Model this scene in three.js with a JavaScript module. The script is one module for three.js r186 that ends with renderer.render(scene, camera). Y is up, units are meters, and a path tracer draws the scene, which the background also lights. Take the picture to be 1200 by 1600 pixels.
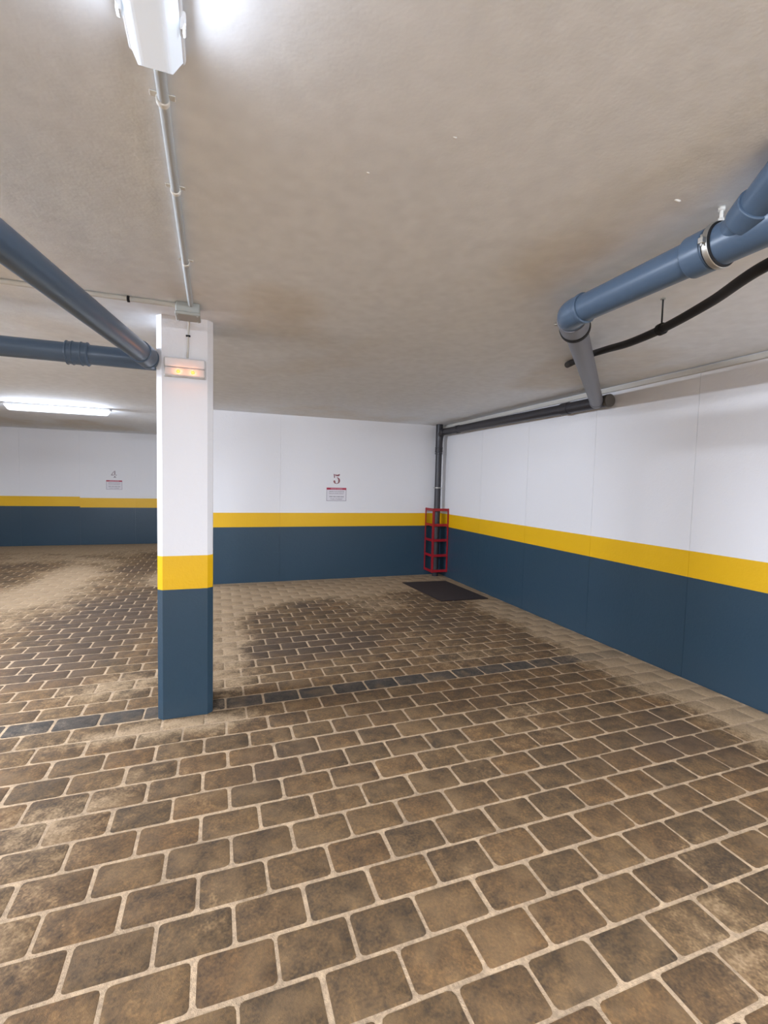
import * as THREE from 'three';
import { mergeGeometries } from 'three/addons/utils/BufferGeometryUtils.js';
import { RoundedBoxGeometry } from 'three/addons/geometries/RoundedBoxGeometry.js';
import { RectAreaLightUniformsLib } from 'three/addons/lights/RectAreaLightUniformsLib.js';

RectAreaLightUniformsLib.init();
const scene = new THREE.Scene();
scene.background = new THREE.Color(0x000000);
const renderer = new THREE.WebGLRenderer({ antialias: true });
renderer.toneMapping = THREE.LinearToneMapping;
renderer.toneMappingExposure = 1.0;
renderer.shadowMap.enabled = true;

// ---------- camera: hand held at 1.5 m, wide lens, a little down and a little tilted
const D2R = Math.PI / 180;
const camera = new THREE.PerspectiveCamera(2 * Math.atan(800 / 730.38) / D2R, 1200 / 1600, 0.05, 60);
camera.position.set(0, 1.5, 0);
camera.rotation.set(-3.5475 * D2R, -19.7327 * D2R, 1.3879 * D2R, 'YXZ');
camera.updateMatrixWorld(true);
scene.add(camera);

// ---------- two seen tube lamps, six unseen ones added for brightness: [x, z, axis, light level]
const LAMP_LEVEL = 106;
const LAMP_COLOR = 0xe4eeff;
const LAMPS = [
  { x: -0.125, z: -0.585, axis: 'z', level: 0.15, glow: 0.42, label: 'long white tube lamp on the ceiling, cut by the top edge' },
  { x: -2.06, z: -7.70, axis: 'x', level: 1.3, glow: 3.2, label: 'bright lit tube lamp on the far ceiling left of the column' },
  { x: -1.2, z: 1.6, axis: 'z', level: 4.8, glow: 0.9, label: 'added unseen white tube lamp on the ceiling just behind the viewpoint, left' },
  { x: 1.2, z: 2.2, axis: 'x', level: 1.5, glow: 0.9, label: 'added unseen white tube lamp on the ceiling just behind the viewpoint, right' },
  { x: -3.4, z: -0.9, axis: 'z', level: 0.6, glow: 0.9, label: 'added unseen white tube lamp over the lane to the left, nearest the viewpoint' },
  { x: -3.4, z: -3.6, axis: 'z', level: 9.2, glow: 0.9, label: 'added unseen white tube lamp over the lane to the left, level with the column' },
  { x: -1.9, z: 3.8, axis: 'x', level: 0.9, glow: 0.9, label: 'added unseen white tube lamp on the ceiling far behind, left' },
  { x: 2.7, z: 1.2, axis: 'z', level: 2.8, glow: 0.9, label: 'added unseen white tube lamp on the ceiling beside the right wall, behind' },
];

// ---------- helpers
let seed = 12345;
const rnd = () => { seed = (seed * 1664525 + 1013904223) >>> 0; return seed / 4294967296; };
const V = (x, y, z) => new THREE.Vector3(x, y, z);
const H = 2.46, XR = 3.52, ZB = -7.01, ZL = -11.7, XL = -7.2, ZF = 4.6, XS = -0.35;
const Y1 = 1.0236, Y0 = 0.8152;            // top and bottom of the yellow stripe

function hash(i, j, k = 0) { let h = (i * 374761393 + j * 668265263 + k * 2147483647 * 3) | 0; h = Math.imul(h ^ (h >>> 13), 1274126177); h ^= h >>> 16; return (h >>> 0) / 4294967296; }
function vnoise(x, y, k = 0) {
  const i = Math.floor(x), j = Math.floor(y), fx = x - i, fy = y - j, u = fx * fx * (3 - 2 * fx), v = fy * fy * (3 - 2 * fy);
  const a = hash(i, j, k), b = hash(i + 1, j, k), c = hash(i, j + 1, k), d = hash(i + 1, j + 1, k);
  return a + (b - a) * u + (c - a) * v + (a - b - c + d) * u * v;
}
function fbm(x, y, oct, k = 0) { let s = 0, a = 0.5, n = 0; for (let o = 0; o < oct; o++) { s += a * vnoise(x, y, k + o); n += a; a *= 0.5; x *= 2.03; y *= 2.03; } return s / n; }
const sst = (a, b, t) => { t = Math.min(1, Math.max(0, (t - a) / (b - a))); return t * t * (3 - 2 * t); };
const mix = (a, b, t) => a + (b - a) * t;

function dataTexture(w, h, fn, srgb) {
  const d = new Uint8Array(w * h * 4);
  for (let j = 0; j < h; j++) for (let i = 0; i < w; i++) {
    const c = fn(i, j), o = (j * w + i) * 4;
    d[o] = Math.max(0, Math.min(255, c[0])); d[o + 1] = Math.max(0, Math.min(255, c[1])); d[o + 2] = Math.max(0, Math.min(255, c[2])); d[o + 3] = 255;
  }
  const t = new THREE.DataTexture(d, w, h, THREE.RGBAFormat);
  t.magFilter = THREE.LinearFilter; t.minFilter = THREE.LinearFilter; t.wrapS = t.wrapT = THREE.RepeatWrapping;
  if (srgb) t.colorSpace = THREE.SRGBColorSpace;
  t.needsUpdate = true;
  return t;
}
// noise that tiles with period p cells
function tnoise(x, y, p, k) {
  const i = Math.floor(x), j = Math.floor(y), fx = x - i, fy = y - j, u = fx * fx * (3 - 2 * fx), v = fy * fy * (3 - 2 * fy), m = (q) => ((q % p) + p) % p;
  const a = hash(m(i), m(j), k), b = hash(m(i + 1), m(j), k), c = hash(m(i), m(j + 1), k), d = hash(m(i + 1), m(j + 1), k);
  return a + (b - a) * u + (c - a) * v + (a - b - c + d) * u * v;
}
function tileNoise(n, cells, k) {
  return dataTexture(n, n, (i, j) => {
    let s = 0, w = 0;
    for (const [c, a] of cells) { s += a * tnoise(i / n * c, j / n * c, c, k + c); w += a; }
    const g = s / w * 255; return [g, g, g];
  }, false);
}
const rep = (t, r) => { const c = t.clone(); c.repeat.set(r, r); c.needsUpdate = true; return c; };
const plasterBump = tileNoise(512, [[8, 1], [24, 0.8], [60, 1], [140, 1]], 3);
const roughBump = tileNoise(512, [[6, 1], [20, 1.2], [48, 1.5], [110, 1.4], [220, 0.8]], 17);
const grainBump = tileNoise(512, [[16, 0.6], [64, 1], [160, 1.2], [256, 0.8]], 31);

// uv in metres from the face that each triangle points to
function metreUV(g) {
  if (g.index) g = g.toNonIndexed();
  const p = g.attributes.position, n = p.count, uv = new Float32Array(n * 2), a = V(), b = V(), c = V();
  for (let i = 0; i < n; i += 3) {
    a.fromBufferAttribute(p, i); b.fromBufferAttribute(p, i + 1); c.fromBufferAttribute(p, i + 2);
    const m = b.clone().sub(a).cross(c.clone().sub(a)), ax = Math.abs(m.x), ay = Math.abs(m.y), az = Math.abs(m.z);
    for (let k = 0; k < 3; k++) {
      const q = [a, b, c][k];
      const [u, v] = ax >= ay && ax >= az ? [q.z, q.y] : ay >= az ? [q.x, q.z] : [q.x, q.y];
      uv[(i + k) * 2] = u; uv[(i + k) * 2 + 1] = v;
    }
  }
  g.setAttribute('uv', new THREE.BufferAttribute(uv, 2));
  return g;
}
const box = (x0, x1, y0, y1, z0, z1) => metreUV(new THREE.BoxGeometry(x1 - x0, y1 - y0, z1 - z0).translate((x0 + x1) / 2, (y0 + y1) / 2, (z0 + z1) / 2));
const rbox = (x0, x1, y0, y1, z0, z1, r, s = 2) => new RoundedBoxGeometry(x1 - x0, y1 - y0, z1 - z0, s, r).translate((x0 + x1) / 2, (y0 + y1) / 2, (z0 + z1) / 2);
// solid of revolution along p0 -> p1, profile = [[t along in metres, radius], ...]
function turned(p0, dir, profile, seg = 40) {
  const g = new THREE.LatheGeometry(profile.map(([t, r]) => new THREE.Vector2(r, t)), seg);
  g.applyQuaternion(new THREE.Quaternion().setFromUnitVectors(V(0, 1, 0), dir.clone().normalize()));
  return g.translate(p0.x, p0.y, p0.z);
}
const cyl = (p0, p1, r, seg = 36) => { const d = p1.clone().sub(p0), L = d.length(); return turned(p0, d, [[0, 0.0001], [0, r], [L, r], [L, 0.0001]].map(([t, q]) => [t, q]), seg); };
// open tube wall without the smoothed-over end caps
function pipeRun(p0, p1, r, seg = 40) {
  const d = p1.clone().sub(p0), L = d.length(), e = 0.003;
  return turned(p0, d, [[0, r - e], [0, r - 0.0006], [0.0006, r], [L - 0.0006, r], [L, r - 0.0006], [L, r - e]], seg);
}
function sleeve(p0, p1, r, inner, seg = 40) {   // coupling with rounded lips that sits round a pipe
  const d = p1.clone().sub(p0), L = d.length(), b = Math.min(0.004, L / 4);
  return turned(p0, d, [[0, inner], [0, r - b], [b * 0.3, r - b * 0.3], [b, r], [L - b, r], [L - b * 0.3, r - b * 0.3], [L, r - b], [L, inner]], seg);
}
const swept = (pts, r, n = 80, seg = 18) => new THREE.TubeGeometry(new THREE.CatmullRomCurve3(pts, false, 'centripetal'), n, r, seg, false);

function mesh(name, geo, mat, parent) {
  const g = Array.isArray(geo) ? mergeGeometries(geo.map((q) => { q = q.index ? q.toNonIndexed() : q; for (const k of Object.keys(q.attributes)) if (!['position', 'normal', 'uv'].includes(k)) q.deleteAttribute(k); return q; })) : geo;
  const m = new THREE.Mesh(g, mat); m.name = name; m.castShadow = m.receiveShadow = true; parent.add(m); return m;
}
const used = {};
function numbered(name) { const n = used[name] ?? 0; used[name] = n + 1; return n ? `${name}_${String(n).padStart(3, '0')}` : name; }
function thing(name, label, category, pos = [0, 0, 0], group) {
  const g = new THREE.Group(); g.name = numbered(name); g.position.set(...pos); g.userData = { label, category };
  if (group) g.userData.group = group;
  scene.add(g); return g;
}
function structure(name, label) { const g = new THREE.Group(); g.name = name; g.userData = { kind: 'structure', label, category: name.split('_')[0] }; scene.add(g); return g; }
const rel = (g, geo) => geo.translate(-g.position.x, -g.position.y, -g.position.z);

// ---------- materials
const std = (color, roughness, extra = {}) => new THREE.MeshStandardMaterial({ color, roughness, ...extra });
const M = {
  white: std(0xe6e5e6, 0.62, { bumpMap: rep(plasterBump, 1.0), bumpScale: 0.0016 }),
  yellow: std(0xe2b000, 0.42, { bumpMap: rep(plasterBump, 1.0), bumpScale: 0.0016 }),
  blue: std(0x2e4453, 0.3, { bumpMap: rep(plasterBump, 1.0), bumpScale: 0.0016 }),
  pvcBlue: std(0x4d6075, 0.34),
  pvcGrey: std(0x6a6b71, 0.42),
  pvcShaded: std(0x2e2c30, 0.38),  // same grey PVC, its colour darkened for the weaker light there
  hose: std(0x1b191b, 0.62),
  rubber: std(0x141416, 0.8),
  steel: std(0xb9b7b0, 0.38, { metalness: 0.85 }),
  whiteMetal: std(0xdad6cc, 0.5),
  red: std(0x96101c, 0.42),
  plasticWhite: std(0xd9dadb, 0.45),
  conduitGrey: std(0xb4b8b8, 0.5),
  conduitCream: std(0xc4c0b6, 0.55),
  boxGrey: std(0xa9aca6, 0.55),
  mat: std(0x241613, 0.9, { bumpMap: rep(grainBump, 2), bumpScale: 0.003 }),
  digit: std(0x8a5a5e, 0.8),
};

// ---------- light fittings: base on the ceiling, tapered diffuser, clips; light leaves the underside and both flanks
function tubeLamp({ x, z, axis, level, glow, label }) {
  const L = 1.27, t = thing('tube_lamp', label, 'lamp', [x, H, z], 'tube lamps on the ceiling');
  const w0 = 0.058, w1 = 0.034, yb = -0.030, yd = -0.098;
  mesh('lamp_base', [rbox(-w0, w0, yb, -0.001, -L / 2, L / 2, 0.01)], M.plasticWhite, t);
  const glowMat = std(0xe4ecf2, 0.25, { emissive: new THREE.Color(LAMP_COLOR), emissiveIntensity: glow });
  // diffuser: trapezoid section with slanted ends
  const s = new THREE.Shape();
  s.moveTo(-w0 + 0.006, 0); s.lineTo(w0 - 0.006, 0); s.lineTo(w1, yd - yb + 0.012); s.quadraticCurveTo(w1 - 0.003, yd - yb, w1 - 0.014, yd - yb); s.lineTo(-w1 + 0.014, yd - yb); s.quadraticCurveTo(-w1 + 0.003, yd - yb, -w1, yd - yb + 0.012); s.closePath();
  const g = new THREE.ExtrudeGeometry(s, { depth: L - 0.03, bevelEnabled: false, steps: 2, curveSegments: 4 }).translate(0, yb, -(L - 0.03) / 2);
  const p = g.attributes.position;
  for (let i = 0; i < p.count; i++) { const k = (yb - p.getY(i)) / (yb - yd), zz = p.getZ(i); if (Math.abs(zz) > L / 2 - 0.05) p.setZ(i, zz - Math.sign(zz) * 0.05 * k * k); }
  g.computeVertexNormals();
  mesh('lamp_diffuser', g, glowMat, t);
  for (const sx of [-1, 1]) for (const zz of [-0.52, -0.18, 0.18, 0.52])
    mesh('clip', rbox(sx * w0 - 0.006, sx * w0 + 0.006, yb - 0.02, yb + 0.016, zz - 0.011, zz + 0.011, 0.003, 1), M.plasticWhite, t);
  const put = (wd, dx, dy, nx, ny, k) => {
    const l = new THREE.RectAreaLight(LAMP_COLOR, LAMP_LEVEL * level * k, L - 0.14, wd);
    l.position.set(dx, dy, 0); t.add(l); t.updateMatrixWorld(true);
    const q = new THREE.Matrix4().makeBasis(V(0, 0, 1), V(-nx, -ny, 0).cross(V(0, 0, 1)), V(-nx, -ny, 0));
    l.quaternion.setFromRotationMatrix(q);
  };
  put(0.064, 0, yd - 0.006, 0, -1, 1);
  const fl = Math.hypot(0.024, 0.068), nx = 0.068 / fl, ny = -0.024 / fl;
  for (const sx of [-1, 1]) put(0.055, sx * (0.046 + 0.007), -0.064, sx * nx, ny, 1);
  if (axis === 'x') t.rotation.y = Math.PI / 2;
  return t;
}

// ---------- the shell
function wallAlongZ(name, x, inward, z0, z1, seams, label, step = 0) {   // plane x = const, faces +-x
  const w = structure(name, label), T = 0.16, d = -inward;
  const X = (a, b) => [Math.min(x + d * a, x + d * b), Math.max(x + d * a, x + d * b)];
  mesh('core', box(...X(0.005, T), Y1, H, z0, z1), M.white, w); mesh('core', box(...X(0.005, T), Y0, Y1, z0, z1), M.yellow, w); mesh('core', box(...X(0.005, T), 0, Y0, z0, z1), M.blue, w);
  const cuts = [z0, ...seams, z1].sort((a, b) => a - b);
  for (let i = 0; i + 1 < cuts.length; i++) {
    const a = cuts[i] + (i ? 0.0014 : 0), b = cuts[i + 1] - (i + 2 < cuts.length ? 0.0014 : 0);
    const p = mesh('wall_panel', box(...X(0, 0.005), Y1, H, a, b), M.white, w);
    mesh('yellow_stripe', box(...X(-0.0006, 0.005), Y0, Y1, a, b), M.yellow, p);
    mesh('blue_dado', box(...X(-0.0003, 0.005), 0, Y0, a, b), M.blue, p);
  }
  return w;
}
function wallAlongX(name, z, inward, x0, x1, seams, label, lift = () => 0) {
  const w = structure(name, label), T = 0.16, d = -inward;
  const Z = (a, b) => [Math.min(z + d * a, z + d * b), Math.max(z + d * a, z + d * b)];
  mesh('core', box(x0, x1, Y1, H, ...Z(0.005, T)), M.white, w); mesh('core', box(x0, x1, Y0, Y1, ...Z(0.005, T)), M.yellow, w); mesh('core', box(x0, x1, 0, Y0, ...Z(0.005, T)), M.blue, w);
  const cuts = [x0, ...seams, x1].sort((a, b) => a - b);
  for (let i = 0; i + 1 < cuts.length; i++) {
    const a = cuts[i] + (i ? 0.0014 : 0), b = cuts[i + 1] - (i + 2 < cuts.length ? 0.0014 : 0), u = lift((a + b) / 2);
    const p = mesh('wall_panel', box(a, b, Y1 + u, H, ...Z(0, 0.005)), M.white, w);
    mesh('yellow_stripe', box(a, b, Y0 + u, Y1 + u, ...Z(-0.0006, 0.005)), M.yellow, p);
    mesh('blue_dado', box(a, b, 0, Y0 + u, ...Z(-0.0003, 0.005)), M.blue, p);
  }
  return w;
}
wallAlongZ('wall_right', XR, -1, ZB, ZF, [-5.78, -4.737, -3.68, -2.641, -1.6, -0.55, 0.5, 1.55, 2.6, 3.65], 'right wall in tall panels, white over a yellow stripe and dark blue base');
wallAlongX('wall_back', ZB, 1, XS, XR + 0.16, [0.881], 'back wall of bay five, white over yellow stripe and blue base');
wallAlongZ('wall_step', XS, -1, ZL, ZB, [], 'side wall between the two bays hidden by the column');
wallAlongX('wall_back_left', ZL, 1, XL - 0.16, XS + 0.16, [-1.71, -2.778, -3.85, -4.92, -6], 'far back wall of bay four, white over yellow stripe and blue base', (x) => (x < -2.778 ? 0.024 : 0));
wallAlongZ('wall_left', XL, 1, ZL, ZF, [], 'left wall of the garage beyond the frame');
wallAlongX('wall_front', ZF, -1, XL - 0.16, XR + 0.16, [], 'wall behind the viewpoint');

{ // ceiling: sprayed plaster, uneven, a little stained
  const N = 1024, W = 12, D = 18;
  const tex = dataTexture(N, N, (i, j) => {
    const x = i / N * W, z = j / N * D;
    const st = sst(0.52, 0.74, fbm(x * 0.75 + 3, z * 0.55 + 9, 4, 50)) * (0.5 + 0.5 * fbm(x * 7, z * 7, 3, 60));
    const g = 1 + (fbm(x * 22, z * 22, 2, 70) - 0.5) * 0.05;
    return [mix(238, 224, st) * g, mix(242, 219, st) * g, mix(246, 210, st) * g];
  }, true);
  tex.repeat.set(1 / W, 1 / D); tex.offset.set(7.6 / W, 12.2 / D);
  const m = std(0xffffff, 0.9, { map: tex, bumpMap: rep(roughBump, 1.1), bumpScale: 0.0008 });
  const c = structure('ceiling', 'rough off-white plaster ceiling');
  mesh('slab', box(XL - 0.16, XR + 0.16, H, H + 0.2, ZL - 0.16, ZF + 0.16), m, c);
  // small blobs of plaster left hanging
  for (const [x, z, r] of [[1.44, -1.2, 0.008], [0.44, -1.45, 0.004], [0.62, -1.22, 0.004]])
    mesh('plaster_drip', new THREE.SphereGeometry(r, 10, 6).scale(1.6, 0.6, 0.7).translate(x, H, z), M.whiteMetal, c);
}
{ // plaster bead along the top of the right wall
  const g = structure('trim_1', 'pale ledge strip under the ceiling along the right wall');
  mesh('ledge', rbox(XR - 0.022, XR - 0.0002, 2.408, 2.452, ZB + 0.001, ZF, 0.006, 2), std(0xd9d4ca, 0.8, { bumpMap: rep(roughBump, 1.3), bumpScale: 0.004 }), g);
}

// ---------- floor: concrete bricks in running bond, sandy joints
const PX = 0.2455, PZ = 0.1652, X0 = 0.55, Z0 = -1.153;
const rowOf = (z) => Math.floor((Z0 - z) / PZ);
const colOf = (x, r) => Math.floor((x - X0 - (r & 1 ? PX / 2 : 0)) / PX);
// where loose sand lies (positive) and where oil and tyre grime and painted shade lie (second list): x, z, rx, rz, amount
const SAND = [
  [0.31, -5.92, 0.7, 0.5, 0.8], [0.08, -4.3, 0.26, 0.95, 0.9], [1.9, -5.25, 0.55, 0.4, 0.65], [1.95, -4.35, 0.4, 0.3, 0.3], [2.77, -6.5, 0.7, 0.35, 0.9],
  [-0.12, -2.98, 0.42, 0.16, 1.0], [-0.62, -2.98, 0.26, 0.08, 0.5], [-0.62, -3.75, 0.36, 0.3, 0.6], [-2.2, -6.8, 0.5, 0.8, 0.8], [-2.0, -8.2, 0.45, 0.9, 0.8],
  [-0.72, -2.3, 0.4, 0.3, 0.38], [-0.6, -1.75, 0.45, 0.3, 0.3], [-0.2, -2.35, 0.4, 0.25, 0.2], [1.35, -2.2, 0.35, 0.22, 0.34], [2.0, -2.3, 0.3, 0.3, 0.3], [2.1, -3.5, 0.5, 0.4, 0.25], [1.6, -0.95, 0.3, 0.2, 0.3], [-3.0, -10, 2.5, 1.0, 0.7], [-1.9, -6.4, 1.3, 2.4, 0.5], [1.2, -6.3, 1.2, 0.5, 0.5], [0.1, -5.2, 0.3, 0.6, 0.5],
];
const GRIME_AND_SHADE = [
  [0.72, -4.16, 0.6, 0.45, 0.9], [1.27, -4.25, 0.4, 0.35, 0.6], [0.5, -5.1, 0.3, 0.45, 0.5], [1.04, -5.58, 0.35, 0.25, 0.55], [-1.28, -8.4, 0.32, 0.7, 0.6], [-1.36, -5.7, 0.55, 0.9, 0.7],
  [-1.3, -4.3, 0.6, 0.6, 0.75], [-0.9, -5.95, 0.35, 1.2, 0.6], [-3.2, -9.1, 0.6, 0.25, 0.6], [2.35, -1.95, 0.35, 0.25, 0.5], [2.75, -2.05, 0.25, 0.5, 0.4], [0.35, -2.45, 0.5, 0.3, 0.4], [2.4, -4.6, 0.5, 0.7, 0.4],  // front right spots are painted shade, darkening bricks against strong lamp light
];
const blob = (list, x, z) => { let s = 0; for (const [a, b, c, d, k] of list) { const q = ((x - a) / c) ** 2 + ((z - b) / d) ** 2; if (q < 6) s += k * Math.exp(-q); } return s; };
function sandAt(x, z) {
  let s = blob(SAND, x, z) - 0.35 * blob(GRIME_AND_SHADE, x, z);
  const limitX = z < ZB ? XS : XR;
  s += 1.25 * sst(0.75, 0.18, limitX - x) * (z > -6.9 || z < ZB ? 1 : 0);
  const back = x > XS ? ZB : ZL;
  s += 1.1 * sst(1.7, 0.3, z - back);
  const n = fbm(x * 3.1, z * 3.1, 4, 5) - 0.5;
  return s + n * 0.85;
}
function brickColor(x, z) {
  const r = rowOf(z), c = colOf(x, r), h1 = hash(c, r, 7), h2 = hash(c, r, 8), h3 = hash(c, r, 9);
  const m = fbm(x * 26 + h1 * 50, z * 26, 3, 90), f = fbm(x * 150, z * 150, 2, 95), w = fbm(x * 9 + h2 * 30, z * 9 + h3 * 30, 3, 99);
  let R, G, B;
  if (r === 12) { R = 66; G = 57; B = 47; } else { R = 92; G = 69; B = 41; }
  const v = 0.9 + h1 * 0.18 + (m - 0.5) * 0.5 + (f - 0.5) * 0.5;
  R *= v * (1 + (h3 - 0.5) * 0.04); G *= v; B *= v * (1 - (h3 - 0.5) * 0.05);
  const wear = sst(0.5, 0.8, w) * 0.5;                          // rubbed, paler patches
  R = mix(R, 118, wear); G = mix(G, 93, wear); B = mix(B, 62, wear);
  const g = sst(0.15, 0.8, blob(GRIME_AND_SHADE, x, z) + (fbm(x * 4, z * 4, 3, 44) - 0.5) * 0.6) * 0.55;
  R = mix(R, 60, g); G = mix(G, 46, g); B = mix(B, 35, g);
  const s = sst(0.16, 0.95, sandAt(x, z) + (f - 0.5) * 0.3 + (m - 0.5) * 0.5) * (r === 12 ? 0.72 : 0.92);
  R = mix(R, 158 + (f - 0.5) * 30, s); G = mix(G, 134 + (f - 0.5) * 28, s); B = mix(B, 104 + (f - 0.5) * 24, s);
  return [R, G, B];
}
function floorTexture(x0, x1, z0, z1, n, fn) {
  const t = dataTexture(n, n, (i, j) => fn(x0 + (i + 0.5) / n * (x1 - x0), z0 + (j + 0.5) / n * (z1 - z0)), true);
  t.wrapS = t.wrapT = THREE.ClampToEdgeWrapping;
  t.repeat.set(1 / (x1 - x0), 1 / (z1 - z0)); t.offset.set(-x0 / (x1 - x0), -z0 / (z1 - z0));
  return t;
}
{
  const NEAR = [-1.7, 3.6, -4.9, 0.1], FAR = [XL, 3.6, ZL, ZF];
  const mk = (map) => std(0xffffff, 0.86, { map, bumpMap: rep(grainBump, 4), bumpScale: 0.0018 });
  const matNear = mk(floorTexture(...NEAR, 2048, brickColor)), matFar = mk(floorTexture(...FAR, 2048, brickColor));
  const sandMap = dataTexture(512, 512, (i, j) => {
    const a = tnoise(i / 4, j / 4, 128, 2), b = tnoise(i / 16, j / 16, 32, 4), c = tnoise(i / 64, j / 64, 8, 6), v = 0.78 + a * 0.2 + b * 0.14 + c * 0.1;
    return [166 * v, 142 * v, 113 * v];
  }, true);
  const matSand = std(0xffffff, 0.92, { map: rep(sandMap, 1), bumpMap: rep(grainBump, 3), bumpScale: 0.004 });
  const fl = structure('floor', 'brown brick paving with sandy joints');
  mesh('joint_sand', box(XL - 0.16, XR + 0.16, -0.2, -0.0026, ZL - 0.16, ZF + 0.16), matSand, fl);

  const J = 0.0075, R = 0.0185;
  function brickGeo(x0, x1, z0, z1, cx, cz, jit) {     // rounded plan, eased top edge; coordinates relative to cx, cz
    const w = x1 - x0, d = z1 - z0, rad = Math.min(R * jit[4], w * 0.45, d * 0.45), out = [], top = [];
    const mx = (x0 + x1) / 2, mz = (z0 + z1) / 2, e = 0.0055, ca = Math.cos(jit[2]), sa = Math.sin(jit[2]);
    [[1, 1, 0], [-1, 1, 1], [-1, -1, 2], [1, -1, 3]].forEach(([sx, sz, q]) => {
      for (let k = 0; k < 3; k++) {
        const a = (q + k / 2) * Math.PI / 2, ox = sx * (w / 2 - rad), oz = sz * (d / 2 - rad), dx = Math.cos(a), dz = Math.sin(a);
        for (const [arr, rr] of [[out, rad], [top, rad - e]]) arr.push([ox + rr * dx, oz + rr * dz, dx, dz]);
      }
    });
    const P = [], Nn = [], U = [], I = [], turn = ([a, b]) => [a * ca - b * sa, a * sa + b * ca];
    const add = (p, y, nx, ny, nz) => { const [a, b] = turn(p); P.push(mx + a + jit[0] - cx, y, mz + b + jit[1] - cz); Nn.push(nx, ny, nz); U.push(mx + a + jit[0], mz + b + jit[1]); };
    const yt = jit[3];
    out.forEach((p) => add(p, -0.007, p[2] * 0.8, 0.6, p[3] * 0.8));
    top.forEach((p) => add(p, yt, p[2] * 0.22, 0.975, p[3] * 0.22));
    add([0, 0], yt + 0.0008, 0, 1, 0);
    const n = 12;
    for (let i = 0; i < n; i++) { const j = (i + 1) % n; I.push(i, n + i, j, j, n + i, n + j, n + i, 2 * n, n + j); }
    const g = new THREE.BufferGeometry();
    g.setAttribute('position', new THREE.Float32BufferAttribute(P, 3)); g.setAttribute('normal', new THREE.Float32BufferAttribute(Nn, 3)); g.setAttribute('uv', new THREE.Float32BufferAttribute(U, 2)); g.setIndex(I);
    return g;
  }
  const all = [], q = V();
  const rMin = rowOf(1.2), rMax = rowOf(ZL) + 1;
  for (let r = rMin; r <= rMax; r++) {
    const zb = Z0 - PZ * r, za = zb - PZ, mid = (za + zb) / 2;
    const xMin = Math.max(XL, mid < -3.4 ? -6.0 : -3.4), xMax = mid < ZB ? XS : XR, zLow = mid < ZB - PZ / 2 ? ZL : (za < ZB && xMax === XR ? ZB : za);
    for (let c = Math.floor((xMin - X0) / PX) - 1; c < Math.ceil((xMax - X0) / PX) + 1; c++) {
      let a = X0 + PX * c + (r & 1 ? PX / 2 : 0), b = a + PX;
      if (a < xMin || a > xMax - 0.03) continue;
      b = Math.min(b, xMax + J / 2);
      const z0 = Math.max(za, zLow, ZL), z1 = zb; if (z1 - z0 < 0.04) continue;
      q.set((a + b) / 2, 0, mid).project(camera);
      const px = q.z < 1 && q.z > -1 && Math.abs(q.x) < 1.25 && Math.abs(q.y) < 1.2;
      const dist = Math.hypot((a + b) / 2, 1.5, mid);
      all.push({ a, b, z0, z1, r, c, seen: px && mid < -0.3, dist });
    }
  }
  const inView = all.filter((o) => o.seen).sort((m, n) => m.dist - n.dist).slice(0, 300);
  const own = new Set(inView), rest = { near: [], far: [] };
  for (const o of all) {
    const h = (k) => hash(o.c, o.r, k) - 0.5;
    const jit = [h(21) * 0.005, h(22) * 0.004, h(23) * 0.022, h(24) * 0.0022, 0.8 + hash(o.c, o.r, 25) * 0.5];
    const cx = (o.a + o.b) / 2, cz = (o.z0 + o.z1) / 2, part = own.has(o);
    const g = brickGeo(o.a + J / 2, o.b - J / 2, o.z0 + J / 2, o.z1 - J / 2, part ? cx : 0, part ? cz : 0, jit);
    const near = cx > NEAR[0] + 0.15 && cz > NEAR[2] + 0.1 && cz < 0 && cx < 3.6;
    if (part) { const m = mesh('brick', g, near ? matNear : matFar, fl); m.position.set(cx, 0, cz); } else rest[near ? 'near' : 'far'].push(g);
  }
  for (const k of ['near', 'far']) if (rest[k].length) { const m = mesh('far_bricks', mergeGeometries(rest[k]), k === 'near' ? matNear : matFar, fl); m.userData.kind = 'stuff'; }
}

// ---------- column with chamfered corners
const CX = -0.1815, CW = 0.317, CZ = -3.10, CD = 0.32;
{
  const t = thing('column', 'square white column with yellow band and blue base between the bays', 'column', [CX, 0, CZ - CD / 2]);
  const band = (y0, y1, grow, mat, name) => {
    const a = CW / 2 + grow, d = CD / 2 + grow, c = 0.031, s = new THREE.Shape();
    [[a - c, d], [a, d - c], [a, -d + c], [a - c, -d], [-a + c, -d], [-a, -d + c], [-a, d - c], [-a + c, d]].forEach(([x, z], i) => (i ? s.lineTo(x, z) : s.moveTo(x, z)));
    s.closePath();
    mesh(name, metreUV(new THREE.ExtrudeGeometry(s, { depth: y1 - y0, bevelEnabled: false }).rotateX(-Math.PI / 2).translate(0, y0, 0)), mat, t);
  };
  band(Y1, H, 0, M.white, 'white_shaft'); band(Y0, Y1, 0.0006, M.yellow, 'yellow_band'); band(0.0, Y0, 0.0012, M.blue, 'blue_base');
}

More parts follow.
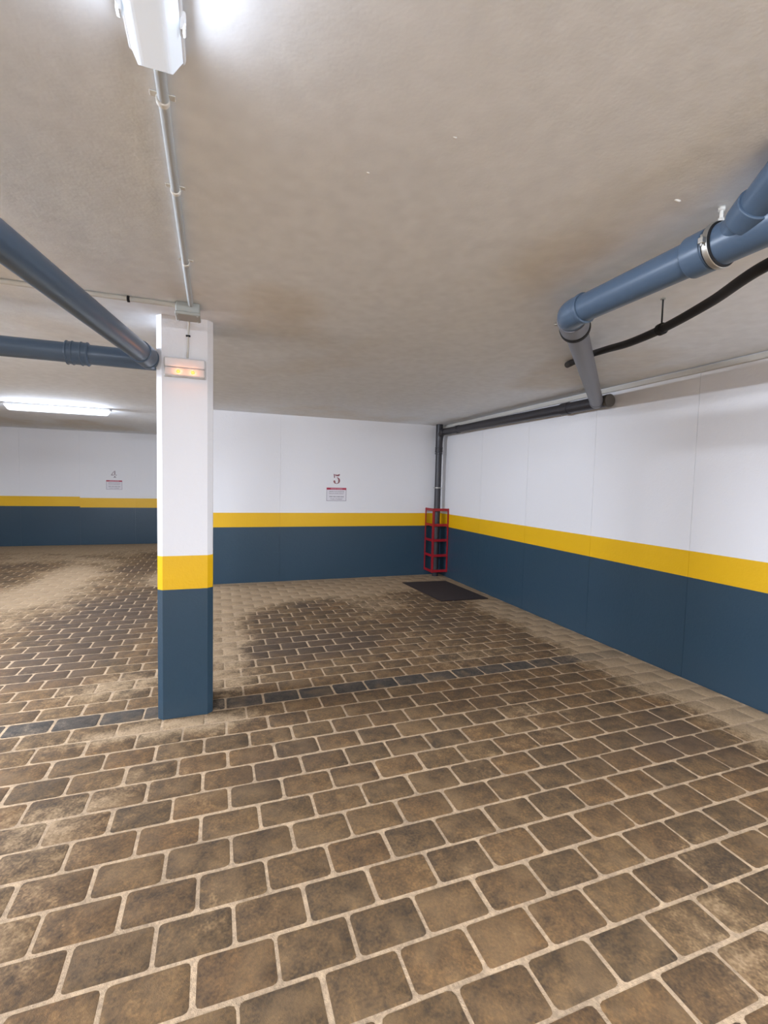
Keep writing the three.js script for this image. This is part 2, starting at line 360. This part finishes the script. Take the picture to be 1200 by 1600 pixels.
// ---------- emergency light on the column
{
  const ex = -0.18, ey = 2.157, ez = CZ;
  const t = thing('emergency_light', 'white emergency light with two orange lamps near the top of the column', 'emergency light', [ex, ey, ez]);
  mesh('back_plate', rbox(-0.116, 0.116, -0.057, 0.057, 0.0002, 0.012, 0.005), M.plasticWhite, t);
  mesh('upper_cover', rbox(-0.113, 0.113, -0.004, 0.054, 0.010, 0.042, 0.010, 3), M.plasticWhite, t);
  mesh('lamp_diffuser', rbox(-0.113, 0.113, -0.054, -0.005, 0.010, 0.050, 0.010, 3), new THREE.MeshPhysicalMaterial({ color: 0xd6d2d0, roughness: 0.12, clearcoat: 1, clearcoatRoughness: 0.05 }), t);
  for (const x of [-0.035, 0.045]) {
    mesh('indicator_lamp', new THREE.SphereGeometry(0.010, 16, 10).scale(1, 1, 0.5).translate(x, -0.030, 0.051), std(0xff7a30, 0.4, { emissive: new THREE.Color(1, 0.22, 0.05), emissiveIntensity: 2.4 }), t);
    const l = new THREE.PointLight(new THREE.Color(1, 0.33, 0.1), 0.007, 2); l.position.set(x, -0.030, 0.075); l.shadow.radius = 0.3; l.castShadow = true; t.add(l);
  }
}
// ---------- wiring on the ceiling by the column
{
  const b = thing('junction_box', 'grey junction box on the ceiling in front of the column', 'junction box', [-0.152, H, -2.89]);
  mesh('box_body', rbox(-0.062, 0.062, -0.055, -0.0005, -0.06, 0.06, 0.008), M.boxGrey, b);
  mesh('lid', rbox(-0.065, 0.065, -0.070, -0.053, -0.063, 0.063, 0.006), M.boxGrey, b);
  for (const [x, z] of [[-0.05, -0.05], [0.05, -0.05], [-0.05, 0.05], [0.05, 0.05]]) mesh('screw', new THREE.CylinderGeometry(0.005, 0.005, 0.004, 12).translate(x, -0.0715, z), M.steel, b);

  const c = thing('conduit', 'grey conduit on the ceiling from the near tube lamp to the junction box', 'conduit', [-0.132, H, -2.0]);
  mesh('conduit_tube', rel(c, pipeRun(V(-0.127, H - 0.014, -1.225), V(-0.136, H - 0.014, -2.826), 0.0135, 20)), M.conduitGrey, c);
  for (const z of [-1.36, -1.75, -2.3]) mesh('saddle_clip', [rel(c, sleeve(V(-0.1295, H - 0.0142, z - 0.009), V(-0.1295, H - 0.0142, z + 0.009), 0.0165, 0.0125, 20)), rel(c, rbox(-0.16, -0.10, H - 0.004, H - 0.0003, z - 0.009, z + 0.009, 0.0015, 1))], M.whiteMetal, c);

  const e = thing('conduit', 'thin cream conduit on the ceiling running left from the junction box', 'conduit', [-1.5, H, -2.88]);
  mesh('conduit_tube', rel(e, pipeRun(V(-0.215, H - 0.013, -2.872), V(-2.7, H - 0.013, -2.885), 0.0125, 20)), M.conduitCream, e);
  for (const x of [-0.445, -1.2, -2.0]) mesh('pipe_clip', rel(e, sleeve(V(x - 0.007, H - 0.0138, -2.874), V(x + 0.007, H - 0.0138, -2.874), 0.017, 0.0115, 20)), M.rubber, e);

  const w = thing('cable', 'thin grey cable on the column from the junction box to the emergency light', 'cable', [-0.165, 2.3, CZ]);
  mesh('cable_sheath', rel(w, swept([V(-0.152, H - 0.03, -2.952), V(-0.154, H - 0.045, -3.03), V(-0.16, H - 0.075, -3.088), V(-0.163, H - 0.11, CZ + 0.006), V(-0.164, H - 0.17, CZ + 0.006), V(-0.167, 2.213, CZ + 0.006)], 0.0055, 50, 10)), M.conduitCream, w);
  mesh('cable_clip', rel(w, rbox(-0.176, -0.150, 2.345, 2.355, CZ + 0.0002, CZ + 0.014, 0.003, 1)), M.rubber, w);
}
LAMPS.forEach(tubeLamp);

// ---------- blue drain pipes at the left
const pipeGroup = 'drain pipes under the ceiling';
{
  const r = 0.056, J = V(-0.425, 2.21, -3.2);
  const a = thing('drain_pipe', 'blue drain pipe slanting from the upper left edge to the column', 'pipe', [-0.6, 2.21, -2.0]);
  const p0 = V(-0.88, 2.235, -0.55), p1 = V(-0.40, 2.205, -3.03);
  mesh('pipe_run', rel(a, pipeRun(p0, p1, r)), M.pvcBlue, a);
  mesh('socket', rel(a, sleeve(V(-0.409, 2.2057, -2.985), V(-0.387, 2.204, -3.095), 0.063, 0.05)), M.pvcBlue, a);
  const b = thing('drain_pipe', 'blue drain pipe running left from the column near the ceiling', 'pipe', [-1.5, 2.21, -3.2]);
  mesh('pipe_run', rel(b, pipeRun(V(-0.342, 2.205, -3.2), V(-4.6, 2.225, -3.27), r)), M.pvcBlue, b);
  mesh('coupling', rel(b, sleeve(V(-0.70, 2.207, -3.206), V(-0.815, 2.2075, -3.208), 0.064, 0.05)), M.pvcBlue, b);
  for (const x of [-0.705, -0.735, -0.78, -0.808]) mesh('ridge', rel(b, sleeve(V(x, 2.207, -3.207), V(x - 0.008, 2.207, -3.207), 0.068, 0.058)), M.pvcBlue, b);
  mesh('branch_socket', rel(b, sleeve(V(-0.386, 2.2045, -3.112), V(-0.378, 2.204, -3.155), 0.0625, 0.04)), M.pvcBlue, b);
}
// ---------- drain pipes at the right
const RX = 1.61, RY = 2.335, RR = 0.0615;
{
  const t = thing('drain_pipe', 'blue drain pipe with branch and elbow hung below the ceiling at the right', 'pipe', [RX, RY, -1.4]);
  mesh('pipe_run', rel(t, pipeRun(V(RX, RY, -1.8), V(RX, RY, 1.6), RR)), M.pvcBlue, t);
  const dir = V(0.735, -0.006, -0.678).normalize(), E = V(RX + 0.004, RY, -1.885);
  const bend = [V(RX, RY, -1.79), V(RX, RY, -1.82), V(RX, RY, -1.85), V(RX + 0.012, RY, -1.89), E.clone().addScaledVector(dir, 0.05), E.clone().addScaledVector(dir, 0.085)];
  const el = mesh('elbow', rel(t, swept(bend, 0.0665, 40, 40)), M.pvcBlue, t);
  mesh('elbow_rim', rel(t, sleeve(V(RX, RY, -1.785), V(RX, RY, -1.805), 0.070, 0.06)), M.pvcBlue, el);
  // wye with its sockets
  const wy = mesh('wye_fitting', [rel(t, sleeve(V(RX, RY, -1.25), V(RX, RY, -0.74), 0.0685, 0.06))], M.pvcBlue, t);
  mesh('socket_rim', rel(t, sleeve(V(RX, RY, -1.27), V(RX, RY, -1.195), 0.0725, 0.06)), M.pvcBlue, wy);
  const bd = V(-0.45, 0.25, 0.86).normalize(), B = V(RX, RY, -1.14);
  mesh('branch_neck', rel(t, pipeRun(B.clone().addScaledVector(bd, 0.02), B.clone().addScaledVector(bd, 0.12), 0.052)), M.pvcBlue, wy);
  mesh('branch_socket', rel(t, sleeve(B.clone().addScaledVector(bd, 0.085), B.clone().addScaledVector(bd, 0.155), 0.0585, 0.045)), M.pvcBlue, wy);
  const bq = (k) => B.clone().addScaledVector(bd, k), be = bq(0.30);
  mesh('branch_pipe', rel(t, swept([bq(0.13), bq(0.18), bq(0.23), bq(0.27), V(be.x - 0.008, be.y + 0.02, be.z + 0.01), V(be.x - 0.01, H + 0.05, be.z + 0.012)], 0.051, 50, 32)), M.pvcBlue, t);
  // clamp and hanger
  const cz = -1.172, cl = mesh('pipe_clamp', rel(t, sleeve(V(RX, RY, cz - 0.0105), V(RX, RY, cz + 0.0105), 0.0775, 0.069)), M.steel, t);
  mesh('clamp_rubber', rel(t, sleeve(V(RX, RY, cz - 0.0155), V(RX, RY, cz + 0.0155), 0.0752, 0.068)), M.rubber, cl);
  for (const sx of [-1, 1]) mesh('clamp_screw', [rel(t, rbox(RX + sx * 0.083 - 0.010, RX + sx * 0.083 + 0.010, RY - 0.010, RY + 0.010, cz - 0.009, cz + 0.009, 0.003, 1)), rel(t, cyl(V(RX + sx * 0.086, RY - 0.018, cz), V(RX + sx * 0.086, RY + 0.018, cz), 0.004, 10))], M.steel, cl);
  mesh('hanger_rod', rel(t, cyl(V(RX, RY + 0.074, cz), V(RX, H + 0.002, cz), 0.0055, 12)), M.whiteMetal, t);
  mesh('rod_nut', rel(t, cyl(V(RX, RY + 0.074, cz), V(RX, RY + 0.088, cz), 0.010, 6)), M.whiteMetal, t);
  mesh('ceiling_plate', rel(t, cyl(V(RX, H - 0.012, cz), V(RX, H, cz), 0.011, 6)), M.whiteMetal, t);

  // grey pipe crossing to the wall
  const g = thing('drain_pipe', 'grey drain pipe slanting from the blue elbow to the right wall', 'pipe', [2.5, 2.33, -2.7]);
  const g0 = E.clone().addScaledVector(dir, 0.045), g1 = V(3.43, 2.318, -3.595);
  const gd = g1.clone().sub(g0).normalize();
  mesh('pipe_run', rel(g, pipeRun(g0.clone().addScaledVector(gd, 0.04), g1.clone().addScaledVector(gd, -0.03), 0.0585)), M.pvcGrey, g);
  const so = mesh('socket', rel(g, sleeve(g0, g0.clone().addScaledVector(gd, 0.15), 0.0725, 0.06)), M.pvcGrey, g);
  mesh('rubber_clamp', rel(g, sleeve(g0.clone().addScaledVector(gd, 0.13), g0.clone().addScaledVector(gd, 0.17), 0.0765, 0.058)), M.rubber, so);
  const side = V(-gd.z, 0, gd.x).normalize(), cm = g0.clone().addScaledVector(gd, 0.07);
  for (const s of [-1, 1]) mesh('clamp_screw', rel(g, cyl(cm.clone().addScaledVector(side, s * 0.07), cm.clone().addScaledVector(side, s * 0.09), 0.006, 10)), M.steel, so);

  // pipe along the wall
  const w = thing('drain_pipe', 'dark drain pipe along the top of the right wall with a round end cap', 'pipe', [3.43, 2.325, -5]);
  const w0 = V(3.446, 2.318, -3.45), w1 = V(3.405, 2.335, -6.70), wd = w1.clone().sub(w0).normalize(), W = (s) => w0.clone().addScaledVector(wd, s);
  mesh('pipe_run', rel(w, pipeRun(w0, w1, 0.0535)), M.pvcShaded, w);
  mesh('wye_fitting', rel(w, sleeve(W(0.03), W(0.60), 0.0585, 0.05)), M.pvcShaded, w);
  mesh('coupling', rel(w, sleeve(W(0.52), W(0.63), 0.0635, 0.05)), M.pvcShaded, w);
  mesh('coupling', rel(w, sleeve(W(2.82), W(2.90), 0.060, 0.05)), M.pvcShaded, w);
  mesh('end_socket', rel(g, sleeve(g1.clone().addScaledVector(gd, -0.10), g1.clone().addScaledVector(gd, -0.035), 0.0625, 0.05)), M.pvcGrey, g);
  mesh('end_cap', rel(w, turned(W(0.03), wd.clone().negate(), [[0, 0.055], [0, 0.0605], [0.03, 0.0605], [0.034, 0.058], [0.0345, 0.0001]], 40)), std(0x5c5852, 0.6), w);

  // downpipe in the corner
  const dx = 3.378, dz = -6.862;
  const d = thing('downpipe', 'dark vertical downpipe in the corner behind the red guard', 'pipe', [dx, 0, dz]);
  mesh('pipe_run', rel(d, pipeRun(V(dx, 0.0, dz), V(dx, 2.12, dz), 0.0505)), M.pvcShaded, d);
  mesh('tee_fitting', [rel(d, pipeRun(V(dx, 2.02, dz), V(dx, H - 0.001, dz), 0.0565)), rel(d, swept([V(3.402, 2.335, -6.70), V(3.400, 2.334, -6.78), V(3.388, 2.29, -6.84), V(dx + 0.004, 2.20, dz + 0.006), V(dx, 2.12, dz)], 0.054, 30, 28))], M.pvcShaded, d);
  for (const y of [1.985, 2.015, 2.045, 2.075]) mesh('coupling_ridge', rel(d, sleeve(V(dx, y, dz), V(dx, y + 0.018, dz), 0.063, 0.05)), M.pvcShaded, d);
  mesh('wall_clip', [rel(d, sleeve(V(dx, 1.435, dz), V(dx, 1.452, dz), 0.0555, 0.05)), rel(d, rbox(dx - 0.075, dx + 0.075, 1.438, 1.449, dz - 0.008, dz + 0.0, 0.002, 1)), rel(d, rbox(dx - 0.006, dx + 0.006, 1.438, 1.449, ZB + 0.0002, dz - 0.049, 0.002, 1))], M.steel, d);
}
// ---------- black hose
{
  const t = thing('hose', 'thick black hose sagging below the ceiling beside the right pipe', 'hose', [2.1, 2.3, -1.9]);
  mesh('hose_tube', rel(t, swept([V(1.84, 2.30, 0.3), V(1.755, 2.29, -0.5), V(1.75, 2.285, -0.85), V(1.80, 2.288, -1.14), V(1.97, 2.30, -1.455), V(2.115, 2.31, -1.81), V(2.21, 2.33, -2.10), V(2.315, 2.375, -2.36), V(2.43, 2.42, -2.63), V(2.50, 2.437, -2.83), V(2.52, 2.437, -2.93)], 0.0215, 120, 24)), M.hose, t);
  mesh('end_fitting', rel(t, cyl(V(2.513, 2.437, -2.905), V(2.525, 2.436, -2.965), 0.0232, 24)), std(0x3a3734, 0.7), t);
  const r = mesh('hanger_ring', rel(t, sleeve(V(2.109, 2.3095, -1.793), V(2.120, 2.3105, -1.827), 0.029, 0.021)), M.rubber, t);
  mesh('hanger_rod', rel(t, cyl(V(2.115, 2.335, -1.81), V(2.112, H, -1.808), 0.004, 8)), M.rubber, t);
  mesh('ceiling_plate', rel(t, cyl(V(2.112, H - 0.006, -1.808), V(2.112, H, -1.808), 0.012, 12)), M.steel, t);
}
// ---------- red pipe guard: two ladders of flat bar meeting at a corner post
{
  const ax = 3.235, az = -6.705, bz = ZB + 0.004, bx = XR - 0.004, y0 = 0.085, y1 = 1.115, p = 0.03;
  const t = thing('pipe_guard', 'red metal ladder-shaped guard around the foot of the corner downpipe', 'pipe guard', [ax, 0, az]);
  const post = (x0, x1, z0, z1) => mesh('post', rel(t, rbox(x0, x1, y0, y1, z0, z1, 0.002, 1)), M.red, t);
  post(ax, ax + p, az - p, az); post(ax, ax + 0.006, bz, bz + 0.04); post(bx - 0.028, bx, az - 0.006, az);
  for (const y of [1.115, 0.87, 0.625, 0.38, 0.13]) {
    mesh('rail', rel(t, rbox(ax + p, bx - 0.001, y - 0.042, y, az - 0.007, az - 0.001, 0.0015, 1)), M.red, t);
    mesh('rail', rel(t, rbox(ax + 0.001, ax + 0.007, y - 0.042, y, bz + 0.001, az - p, 0.0015, 1)), M.red, t);
  }
}
// ---------- mat on the floor
{
  const t = thing('floor_mat', 'dark brown flat mat on the paving near the corner', 'mat', [3.02, 0, -5.86]);
  const s = new THREE.Shape(); [[2.64, -6.46], [3.34, -6.42], [3.385, -5.28], [2.71, -5.30]].forEach(([x, z], i) => (i ? s.lineTo(x, -z) : s.moveTo(x, -z))); s.closePath();
  mesh('mat_sheet', rel(t, metreUV(new THREE.ExtrudeGeometry(s, { depth: 0.007, bevelEnabled: true, bevelThickness: 0.002, bevelSize: 0.003, bevelSegments: 1 }).rotateX(-Math.PI / 2).translate(0, 0.004, 0))), M.mat, t);
}
// ---------- bay numbers and notices
function notice(x, y, z, label) {
  const t = thing('notice', label, 'sign', [x, y, z], 'parking notices on the back walls');
  const c = document.createElement('canvas'); c.width = 640; c.height = 430; const k = c.getContext('2d');
  k.fillStyle = '#dcd9dd'; k.fillRect(0, 0, 640, 430);
  k.strokeStyle = '#8f868e'; k.lineWidth = 12; k.strokeRect(6, 6, 628, 418);
  k.fillStyle = '#a3203f'; k.fillRect(0, 0, 640, 66);
  let s = 7; const r = () => (s = (s * 16807) % 2147483647) / 2147483647;
  const strokes = (yy, hh, x0, x1, col) => { k.fillStyle = col; let q = x0; while (q < x1) { const w = 8 + r() * 16; k.fillRect(q, yy, Math.min(w, x1 - q), hh); q += w + (r() < 0.2 ? 16 : 5); } };
  strokes(20, 28, 130, 510, '#d59aa6');
  strokes(112, 22, 80, 570, '#8a8288'); strokes(166, 16, 70, 570, '#a89fa6'); strokes(192, 16, 90, 540, '#a89fa6');
  strokes(278, 24, 90, 560, '#6d6770'); strokes(346, 16, 120, 530, '#a29aa2'); strokes(370, 16, 140, 500, '#a29aa2');
  const tx = new THREE.CanvasTexture(c); tx.colorSpace = THREE.SRGBColorSpace;
  mesh('board', new THREE.BoxGeometry(0.312, 0.205, 0.003).translate(0, 0, 0.0017), std(0xd8d6da, 0.5), t);
  mesh('printed_face', new THREE.PlaneGeometry(0.310, 0.203).translate(0, 0, 0.0036), std(0xffffff, 0.5, { map: tx }), t);
}
function stencil(name, shapes, x, y, z, label, mat = M.digit) {
  const t = thing(name, label, 'number', [x, y, z]);
  for (const s of shapes) mesh('stencil_piece', new THREE.ExtrudeGeometry(s, { depth: 0.0008, bevelEnabled: false, curveSegments: 16 }), mat, t);
}
{
  const u = 0.0021;      // units: a digit is about 72 high
  const poly = (pts) => { const s = new THREE.Shape(); pts.forEach(([x, y], i) => (i ? s.lineTo(x * u, y * u) : s.moveTo(x * u, y * u))); s.closePath(); return s; };
  const bowl = new THREE.Shape();
  bowl.moveTo(-4 * u, 11 * u); bowl.bezierCurveTo(14 * u, 14 * u, 25 * u, 3 * u, 25 * u, -12 * u); bowl.bezierCurveTo(25 * u, -27 * u, 14 * u, -36 * u, 0, -36 * u);
  bowl.bezierCurveTo(-14 * u, -36 * u, -24 * u, -28 * u, -24 * u, -17 * u); bowl.bezierCurveTo(-24 * u, -9 * u, -12 * u, -8 * u, -10 * u, -16 * u); bowl.bezierCurveTo(-9 * u, -24 * u, -8 * u, -32 * u, 0, -32.5 * u);
  bowl.bezierCurveTo(8 * u, -32 * u, 12 * u, -24 * u, 12 * u, -12 * u); bowl.bezierCurveTo(12 * u, 0, 6 * u, 8 * u, -4 * u, 11 * u);
  stencil('bay_number', [bowl, poly([[-23, 36], [-15, 34], [-13, 10], [-18, 6], [-20, 6]]), poly([[-12, 33], [4, 30], [20, 36], [24, 36], [22, 25], [14, 19], [2, 19], [-12, 24]])], 1.731, 1.545, ZB + 0.0002, 'reddish stencilled number 5 on the back wall of the right bay');
  notice(1.731, 1.308, ZB, 'white notice with red header below the number 5');
  stencil('bay_number', [poly([[2, 36], [14, 36], [14, -8], [2, -8]]), poly([[-1, 34], [-1, 22], [-17, -4], [-1, -4], [-1, -13], [-27, -13], [-27, -6]]), poly([[17, -4], [26, -4], [26, -13], [17, -13]]), poly([[2, -16], [14, -16], [14, -30], [22, -32], [22, -36], [-6, -36], [-6, -32], [2, -30]])], -2.128, 1.548, ZL + 0.0002, 'faint stencilled number 4 on the far wall left of the column', std(0x9c9093, 0.8));
  notice(-2.123, 1.315, ZL, 'faded notice below the number 4 on the far wall');
}
renderer.render(scene, camera);
